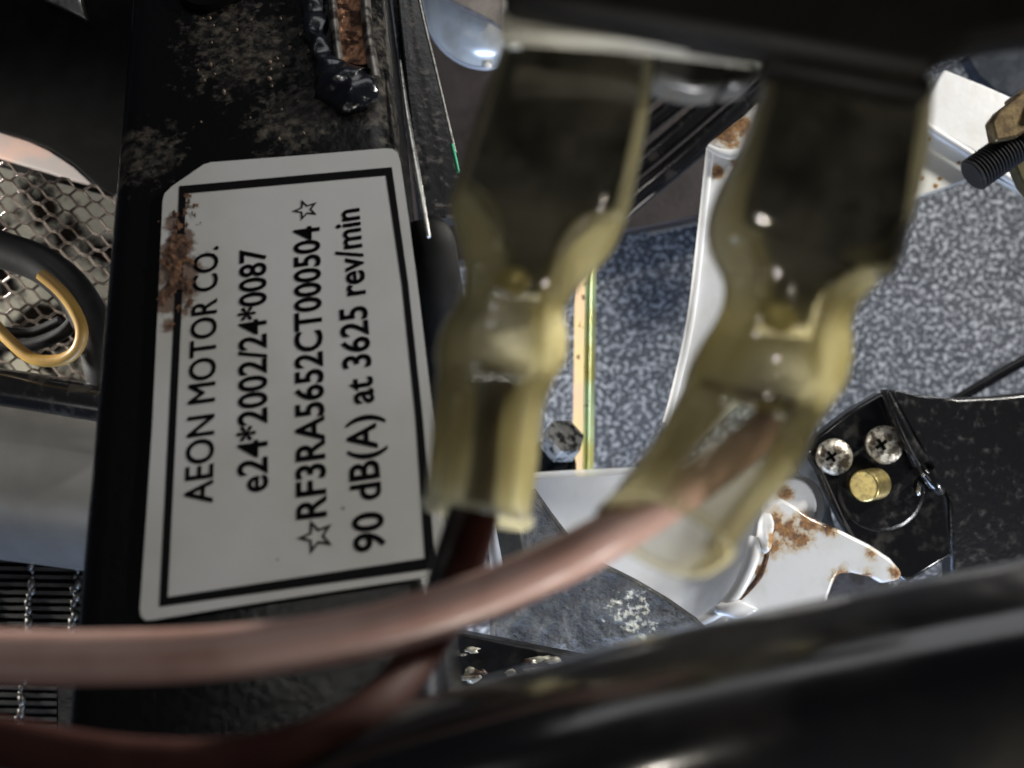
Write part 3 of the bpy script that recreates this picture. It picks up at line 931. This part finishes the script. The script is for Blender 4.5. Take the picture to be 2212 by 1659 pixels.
a0, a1 = P(1266, 560, .300), P(1259, 1075, .300)
hw = 0.0031
V = []
for p in (a0, a1):
    V += [p + Vector((-hw, 0, -0.002)), p + Vector((-hw * 0.9, 0, 0.0)), p + Vector((-hw * 0.1, 0, 0.0012)), p + Vector((hw * 0.15, 0, 0.0002)), p + Vector((hw * 0.55, 0, 0.001)), p + Vector((hw, 0, -0.0008)), p + Vector((hw, 0, -0.003))]
F = [(i, i + 1, 8 + i, 7 + i) for i in range(6)] + [(6, 0, 7, 13), tuple(range(7)), tuple(range(7, 14))]
sh = mk("shank", V, F, M_zinc, rod, smooth=False)
sh.data.materials.append(M_zincg)
for k in (2, 3, 4, 5):
    sh.data.polygons[k].material_index = 1  # plating sheen that shifts with angle, fixed as green on these facets
hb = thing("hex_bolt", "black hexagon bolt head left of the yellow plated rod", "bolt", P(1205, 980, .27))
V, F = frustum(P(1205, 965, .272), (0.35, 0.55, 0.75), 0.0056, 0.0054, 0.0058, segs=6)
mk("head", V, F, pm("worn_black_steel", (0.05, 0.05, 0.05), (0.62, 0.60, 0.55), 420, 0.38, 0.56, rough=0.25, metal=0.5, bump=0.4, bscale=500), hb, bevel=0.0004, smooth=False)
V, F = frustum(P(1187, 1008, .274), (0.2, 0.35, 0.9), 0.0072, 0.0070, 0.0016, segs=28)
mk("washer", V, F, M_black, hb)
blk = slab("black_bracket", [(1080, 985, .285), (1240, 995, .285), (1240, 1044, .285), (1160, 1050, .285), (1060, 1060, .285)], M_black, 0.006, bevel=0.0005)
tag(blk, "small black bracket under the hexagon bolt", "bracket")

# ------------------------------------------------------------------ white arm parts on the right
# tall white bracket
def sheet(name, pts, mfun, thick, parent=None, bevel=0.0006, **k):
    o = slab(name, pts, None, thick, parent, bevel=bevel, **k)
    o.data.materials.append(mfun(W[o.name]))
    return o

wbk = thing("white_bracket", "tall white painted bracket with rust specks behind the right connector", "bracket", P(1560, 900, .25))
sheet("front_face", [(1532, 318, .250), (1640, 300, .250), (1700, 300, .250), (1720, 600, .250), (1660, 820, .250), (1500, 960, .250), (1438, 915, .250), (1460, 830, .250), (1490, 690, .250), (1514, 490, .250)],
      lambda o: rusty_white("white_paint_rusted", [(P(1549, 372, .25), 0.0014), (P(1590, 350, .25), 0.0012), (P(1600, 440, .25), .0016)], o), 0.004, wbk, bevel=0.0012)
tube("rolled_edge", [P(1534, 320, .2495), P(1516, 490, .2495), P(1492, 690, .2495), P(1462, 830, .2495), P(1440, 914, .2495)], 0.0010, rusty_white("white_edge", [], Vector()), wbk, segs=14)
sheet("top_flange", [(1528, 312, .247), (1590, 262, .247), (1680, 200, .247), (1680, 300, .247), (1620, 330, .247), (1570, 335, .247)],
      lambda o: rusty_white("white_flange", [(P(1575, 290, .247), 0.0030), (P(1600, 275, .247), 0.0025)], o), 0.003, wbk, bevel=0.001)
tube("flange_lip", [P(1528, 316, .2462), P(1556, 330, .2462), P(1590, 333, .2462), P(1640, 318, .2462)], [.0006, .0011, .0013, .001], rusty_white("white_lip", [], Vector()), wbk, segs=12)
# channel at upper right
ch = thing("white_channel", "folded white channel with rusty lower edge at the upper right", "channel", P(2060, 420, .26))
sheet("upper_face", [(2040, 148, .262), (2120, 180, .262), (2240, 232, .262), (2240, 420, .2605), (2104, 330, .2595), (1960, 246, .2595), (1985, 230, .260), (2010, 195, .261)],
      lambda o: rusty_white("white_channel_top", [(P(2043, 235, .258), 0.0007), (P(2155, 250, .258), 0.0007)], o), 0.003, ch, bevel=0.0008)
tube("fold", [P(1950, 236, .259), P(1984, 262, .259), P(2040, 298, .259), P(2104, 338, .259), P(2200, 398, .259)], 0.0011, rusty_white("white_fold", [], Vector()), ch, segs=14)
sheet("lower_face", [(1930, 236, .262), (1984, 270, .262), (2100, 345, .262), (2230, 420, .262), (2230, 350, .262), (2130, 376, .262), (2040, 408, .262), (1968, 432, .262), (1900, 450, .262)],
      lambda o: rusty_white("white_channel_low", [(P(2072, 352, .262), .0005), (P(2030, 385, .262), .0005), (P(2020, 402, .262), .0006), (P(2006, 300, .262), .0005), (P(2100, 390, .262), .0008), (P(1990, 385, .262), .0006)], o, base=(0.76, 0.75, 0.70)), 0.003, ch, bevel=0.0006)

# bolt at right edge
bo_ = thing("stud_bolt", "threaded black stud with brownish brass nut at the right edge", "bolt", P(2200, 300, .235))
ax = (P(2110, 372, .235) - P(2212, 300, .235)).normalized()
g = []
cst = P(2196, 312, .235)
q = []
for i in range(60):
    q.append(cst + ax * (0.0125 * i / 59))
V, F = tube_geo(q, [0.0038 + (0.00028 if (i % 4) < 2 else -0.0002) for i in range(60)], 28)
mk("thread", V, F, M_rubber, bo_)
M_nut = pm("brown_brass", (0.30, 0.22, 0.11), (0.16, 0.11, 0.06), 500, 0.35, 0.65, rough=0.4, metal=0.6, bump=0.3, bscale=700)
V, F = frustum(P(2222, 262, .2335), -ax * 0.9 + Vector((0, 0, 0.0)), 0.0066, 0.0066, 0.0070, segs=6)
mk("nut", [v + Vector((-.001, .0005, 0)) for v in V], F, M_nut, bo_, bevel=0.0005, smooth=False)
slab("nut_flange", [(2142, 262, .229), (2160, 238, .229), (2240, 178, .229), (2260, 210, .229), (2260, 250, .229), (2200, 296, .229), (2152, 306, .229)], M_nut, 0.004, bo_, bevel=0.0006)
slab("lock_plate", [(2168, 300, .236), (2260, 240, .236), (2260, 460, .236), (2212, 402, .236), (2190, 350, .236)], pm("olive_zinc", (0.14, 0.12, 0.06), (0.09, 0.075, 0.04), 300, rough=0.4, metal=0.4), 0.004, bo_, bevel=0.0005)
dk = slab("dark_cable_clip", [(2085, 120, .30), (2180, 60, .30), (2260, 100, .30), (2260, 170, .30), (2185, 212, .30), (2150, 200, .30), (2110, 165, .30)], pm("slate_plastic", (0.028, 0.033, 0.040), (0.05, 0.055, 0.065), 200, rough=0.85, spec=0.1), 0.005, bevel=0.001)
tag(dk, "dark slate plastic clip above the white channel, top right corner", "clip")

# black bracket with screws
bb = thing("mounting_bracket", "black bracket with two crosshead screws and a brass pin, on the right", "bracket", P(1950, 1100, .25))
slab("face_plate", [(1908, 846, .236), (1990, 990, .236), (2040, 1060, .236), (2060, 1200, .236), (1960, 1260, .236), (1850, 1180, .236), (1815, 1120, .236), (1770, 1020, .236), (1746, 978, .236), (1762, 945, .236), (1830, 892, .236)], M_black, 0.005, bb, bevel=0.0008)
slab("side_plate", [(1918, 842, .2352), (1942, 843, .2352), (1990, 854, .238), (2070, 862, .240), (2160, 856, .242), (2330, 838, .244), (2330, 1330, .244), (2060, 1330, .244), (2050, 1080, .238), (2000, 990, .236)], M_dirty_black, 0.005, bb, bevel=0.0008)
tube("ridge", [P(1914, 850, .2345), P(1940, 905, .2340), P(1966, 960, .2340), P(1988, 998, .2345)], [.0012, .0014, .0017, .0021], M_black, bb, segs=18)
tube("ridge", [P(2002, 1020, .2345), P(2018, 1042, .2345), P(2030, 1060, .236)], [.0019, .0018, .0014], M_black, bb, segs=18)
V, F = frustum(P(1900, 1052, .2372), (0, 0, 1), 0.0110, 0.0102, 0.0016, segs=48)
mk("boss", V, F, M_dirty_black, bb, bevel=0.0009)
for (u, v, rp) in ((1800, 987, 40), (1908, 961, 42)):
    rr_ = rp / 2212 * .235
    V, F = frustum(P(u, v, .2362), (0.10, 0.08, 1), rr_ * 1.0, rr_, 0.0010, segs=28, dome=0.0016)
    M_scr = pm("dull_zinc_screw", (0.56, 0.53, 0.46), (0.10, 0.08, 0.06), 620, 0.44, 0.60, rough=0.3, metal=0.6, bump=0.6, bscale=700, bdist=0.0006)
    s_ = mk("screw", V, F, M_scr, bb)
    g = []
    for a in (0.6, 0.6 + math.pi / 2):
        dv = Vector((math.cos(a), math.sin(a), 0)) * rr_ * 0.32
        c_ = P(u - 5, v - 1, .2336)
        g.append(bar(c_ - dv, c_ + dv, rr_ * 0.15, 0.0012))
    mk("cross_slot", *join(g), M_hole, s_, smooth=False)
ax2 = (P(1862, 1052, .230) - P(1898, 1044, .2352)).normalized()
V, F = frustum(P(1894, 1044, .236), ax2, 0.0037, 0.0036, 0.0062, segs=32)
mk("brass_pin", V, F, M_brass, bb, bevel=0.0004)
V, F = ico(P(1985, 1055, .2355), 0.0012, 2, 4, 0.6, 2, (0.5, 1.6, 0.4))
mk("paint_chip", V, F, M_steel, bb, auto=False)
lk = slab("grey_link", [(1560, 1080, .262), (1740, 968, .262), (1762, 1000, .262), (1790, 1060, .262), (1800, 1120, .262), (1840, 1240, .262), (1700, 1240, .262), (1600, 1180, .262)], pm("grey_painted_link", (0.10, 0.11, 0.125), (0.05, 0.055, 0.06), 200, rough=0.3), 0.005, bevel=0.0008)
tag(lk, "dark grey link plate left of the black mounting bracket", "link plate")
rdx = tube("thin_rod", [P(2060, 868, .30), P(2130, 826, .30), P(2230, 770, .30), P(2400, 690, .30)], 0.0016, M_black, segs=14)
tag(rdx, "thin black rod over the carpet at the right edge", "rod")

# white lower arm
arm = thing("suspension_link", "white painted suspension arm end with rust patches, lower centre", "arm", P(1500, 1300, .24))
def aw(o):
    return rusty_white("white_arm_paint", [], o)
# conical bowl: the wide white cup behind the right connector
rings = []
bst = [(1040, 1032, 1720, 1000), (1050, 1100, 1735, 1085), (1080, 1180, 1725, 1160), (1150, 1250, 1700, 1222), (1240, 1310, 1664, 1270), (1360, 1360, 1626, 1310), (1480, 1400, 1580, 1350)]
rows = cr([Vector((a, b, c)) for a, b, c, d in bst], 6), cr([Vector((d, 0, 0)) for a, b, c, d in bst], 6)
for a, b in zip(*rows):
    L = P(a.x, a.y, .248); R = P(a.z, b.x, .248)
    ce = (L + R) / 2; hx = (R - L) / 2
    rings.append([ce + hx * se(math.cos(t_), 2.6) + Vector((0, 0, 1)) * (0.010 * se(math.sin(t_), 2.2)) for t_ in [2 * math.pi * k / 40 for k in range(40)]])
V, F = rings_geo(rings, True, True)
mk("cup", V, F, rusty_white("white_cup", [], Vector()), arm)
sheet("end_plate", [(1652, 1108, .234), (1690, 1078, .234), (1720, 1095, .234), (1752, 1118, .234), (1820, 1148, .234), (1880, 1178, .234), (1925, 1208, .234), (1950, 1238, .234), (1944, 1254, .234), (1905, 1262, .234), (1885, 1248, .234), (1840, 1238, .234), (1812, 1240, .234), (1800, 1262, .234), (1790, 1290, .234), (1790, 1400, .234), (1560, 1400, .234), (1590, 1300, .234), (1618, 1240, .234), (1636, 1180, .234)],
      lambda o: rusty_white("white_end_plate", [(P(1672, 1128, .234), .0024), (P(1706, 1150, .234), .0028), (P(1748, 1124, .234), .0030), (P(1790, 1140, .234), .0018), (P(1728, 1166, .234), .0022), (P(1882, 1196, .234), .0013), (P(1938, 1236, .234), .0016), (P(1818, 1246, .234), .0018), (P(1870, 1248, .234), .0016), (P(1660, 1170, .234), .0028), (P(1640, 1230, .234), .0012)], o), 0.004, arm, bevel=0.0008)
tube("fold_bead", [P(1634, 1160, .2335), P(1626, 1200, .2330), P(1612, 1240, .2330), P(1590, 1280, .2330), P(1555, 1318, .2335), P(1510, 1345, .234)], [.0016, .0017, .0016, .0015, .0014, .0012], rusty_white("white_bead", [], Vector()), arm, segs=14)
tube("rust_seam", [P(1660, 1185, .2325), P(1652, 1215, .2325), P(1640, 1245, .2325), P(1612, 1280, .2328), P(1590, 1300, .2332)], [.0005, .0006, .0007, .0005, .0004], M_rust, arm, segs=10)
V, F = ico(P(1590, 1316, .2325), 0.0030, 3, 8, 0.3, 1.2, (1.5, 0.7, 0.5))
mk("paint_drip", V, F, rusty_white("white_drip", [], Vector()), arm, auto=False)
V, F = ico(P(1652, 1150, .2325), 0.0030, 3, 5, 0.35, 1.3, (0.6, 1.4, 0.5))
o = mk("weld_lump", V, F, None, arm, auto=False)
o.data.materials.append(rusty_white("white_lump", [(P(1664, 1160, .2325), .0016), (P(1650, 1175, .2325), .0012)], W[o.name]))
o = mk("round_tab", *frustum(P(1698, 1090, .2405), (0.15, 0.1, 1), 0.0066, 0.0064, 0.003, segs=32), None, arm, bevel=0.0006)
o.data.materials.append(rusty_white("white_tab", [(P(1690, 1066, .238), .0018)], W[o.name]))
V, F = frustum(P(1712, 1092, .2435), (0.15, 0.1, 1), 0.0074, 0.0074, 0.002, segs=32)
mk("round_tab", V, F, rusty_white("white_tab_back", [], Vector()), arm, bevel=0.0005)

slab("bushing", [(1780, 1225, .246), (1920, 1225, .246), (1920, 1330, .246), (1780, 1330, .246)], pm("dull_bush_metal", (0.10, 0.10, 0.115), (0.05, 0.045, 0.045), 300, rough=0.5, metal=0.3, bump=0.3), 0.004, arm)
# grey casting lower centre
M_cast = pm("grey_casting", (0.085, 0.09, 0.095), (0.30, 0.295, 0.26), 260, 0.46, 0.68, rough=0.5, metal=0.3, bump=0.8, bscale=420, bdist=0.0012)
cs = thing("engine_casting", "rough grey metal casting below the left connector", "casting", P(1280, 1300, .22))
t = NT("casting_worn")
sp_ = t.spots([(P(1380, 1310, .215), .0052), (P(1400, 1360, .215), .004), (P(1340, 1280, .215), .003)], P(1290, 1290, .215))
gsp = t.ramp(t.noise(800, 3), 0.42, 0.58)
bc = t.mix(t.ramp(t.noise(240, 5), 0.4, 0.7), (0.03, 0.031, 0.032), (0.085, 0.084, 0.08))
t.l(t.mix(t.mathn('MULTIPLY', sp_, gsp), bc, (0.50, 0.48, 0.38)), t.b.inputs['Base Color'])
t.b.inputs['Roughness'].default_value = 0.28
t.b.inputs['Metallic'].default_value = 0.55
t.bump(t.noise(260, 6, 0.65), 0.9, 0.0022)
V, F = [], []
outl = [(1150, 1060), (1185, 1110), (1232, 1172), (1300, 1222), (1372, 1258), (1440, 1298), (1500, 1340), (1560, 1400), (1480, 1520), (1200, 1560), (1060, 1420), (1050, 1200), (1080, 1070)]
o = slab("body", [(a, b, .217 + (0.012 if i > 8 else 0)) for i, (a, b) in enumerate(outl)], t.m, 0.002, cs, bevel=0.0002)
slab("dark_lug", [(1068, 1135, .205), (1128, 1142, .205), (1140, 1200, .205), (1120, 1250, .205), (1062, 1262, .205)], pm("slate_lug", (0.03, 0.033, 0.038), (0.05, 0.055, 0.06), 200, rough=0.4), 0.008, cs, bevel=0.0008)
tube("bright_seam", [P(1060, 1130, .204), P(1068, 1190, .2035), P(1078, 1250, .2035), P(1086, 1290, .204)], [.0008, .0012, .0012, .0010], pm("pale_bluish", (0.42, 0.45, 0.52), rough=0.3, metal=0.3), cs, segs=12)
g = []
for i in range(12):
    u = random.uniform(980, 1250); v = random.uniform(1395, 1475) - (u - 1000) * 0.05
    g.append(ico(P(u, v, .185), random.uniform(0.0003, 0.0012), 2, i, 1.2, 2.6, (1.7, 0.7, 0.35)))
for i in range(10):
    u = random.uniform(950, 1160); v = random.uniform(1450, 1560)
    g.append(ico(P(u, v, .186), random.uniform(0.0003, 0.0009), 2, i, 1.1, 2.6, (1.5, 0.8, 0.5)))
o = mk("grit", *join(g), pm("pale_grit", (0.60, 0.57, 0.47), (0.07, 0.045, 0.035), 230, 0.46, 0.58, rough=0.3, metal=0.3, bump=0.4), auto=False)
o['kind'] = 'stuff'
tag(o, "greasy pale grit and rust crumbs caught beneath the pink wire", "grit")
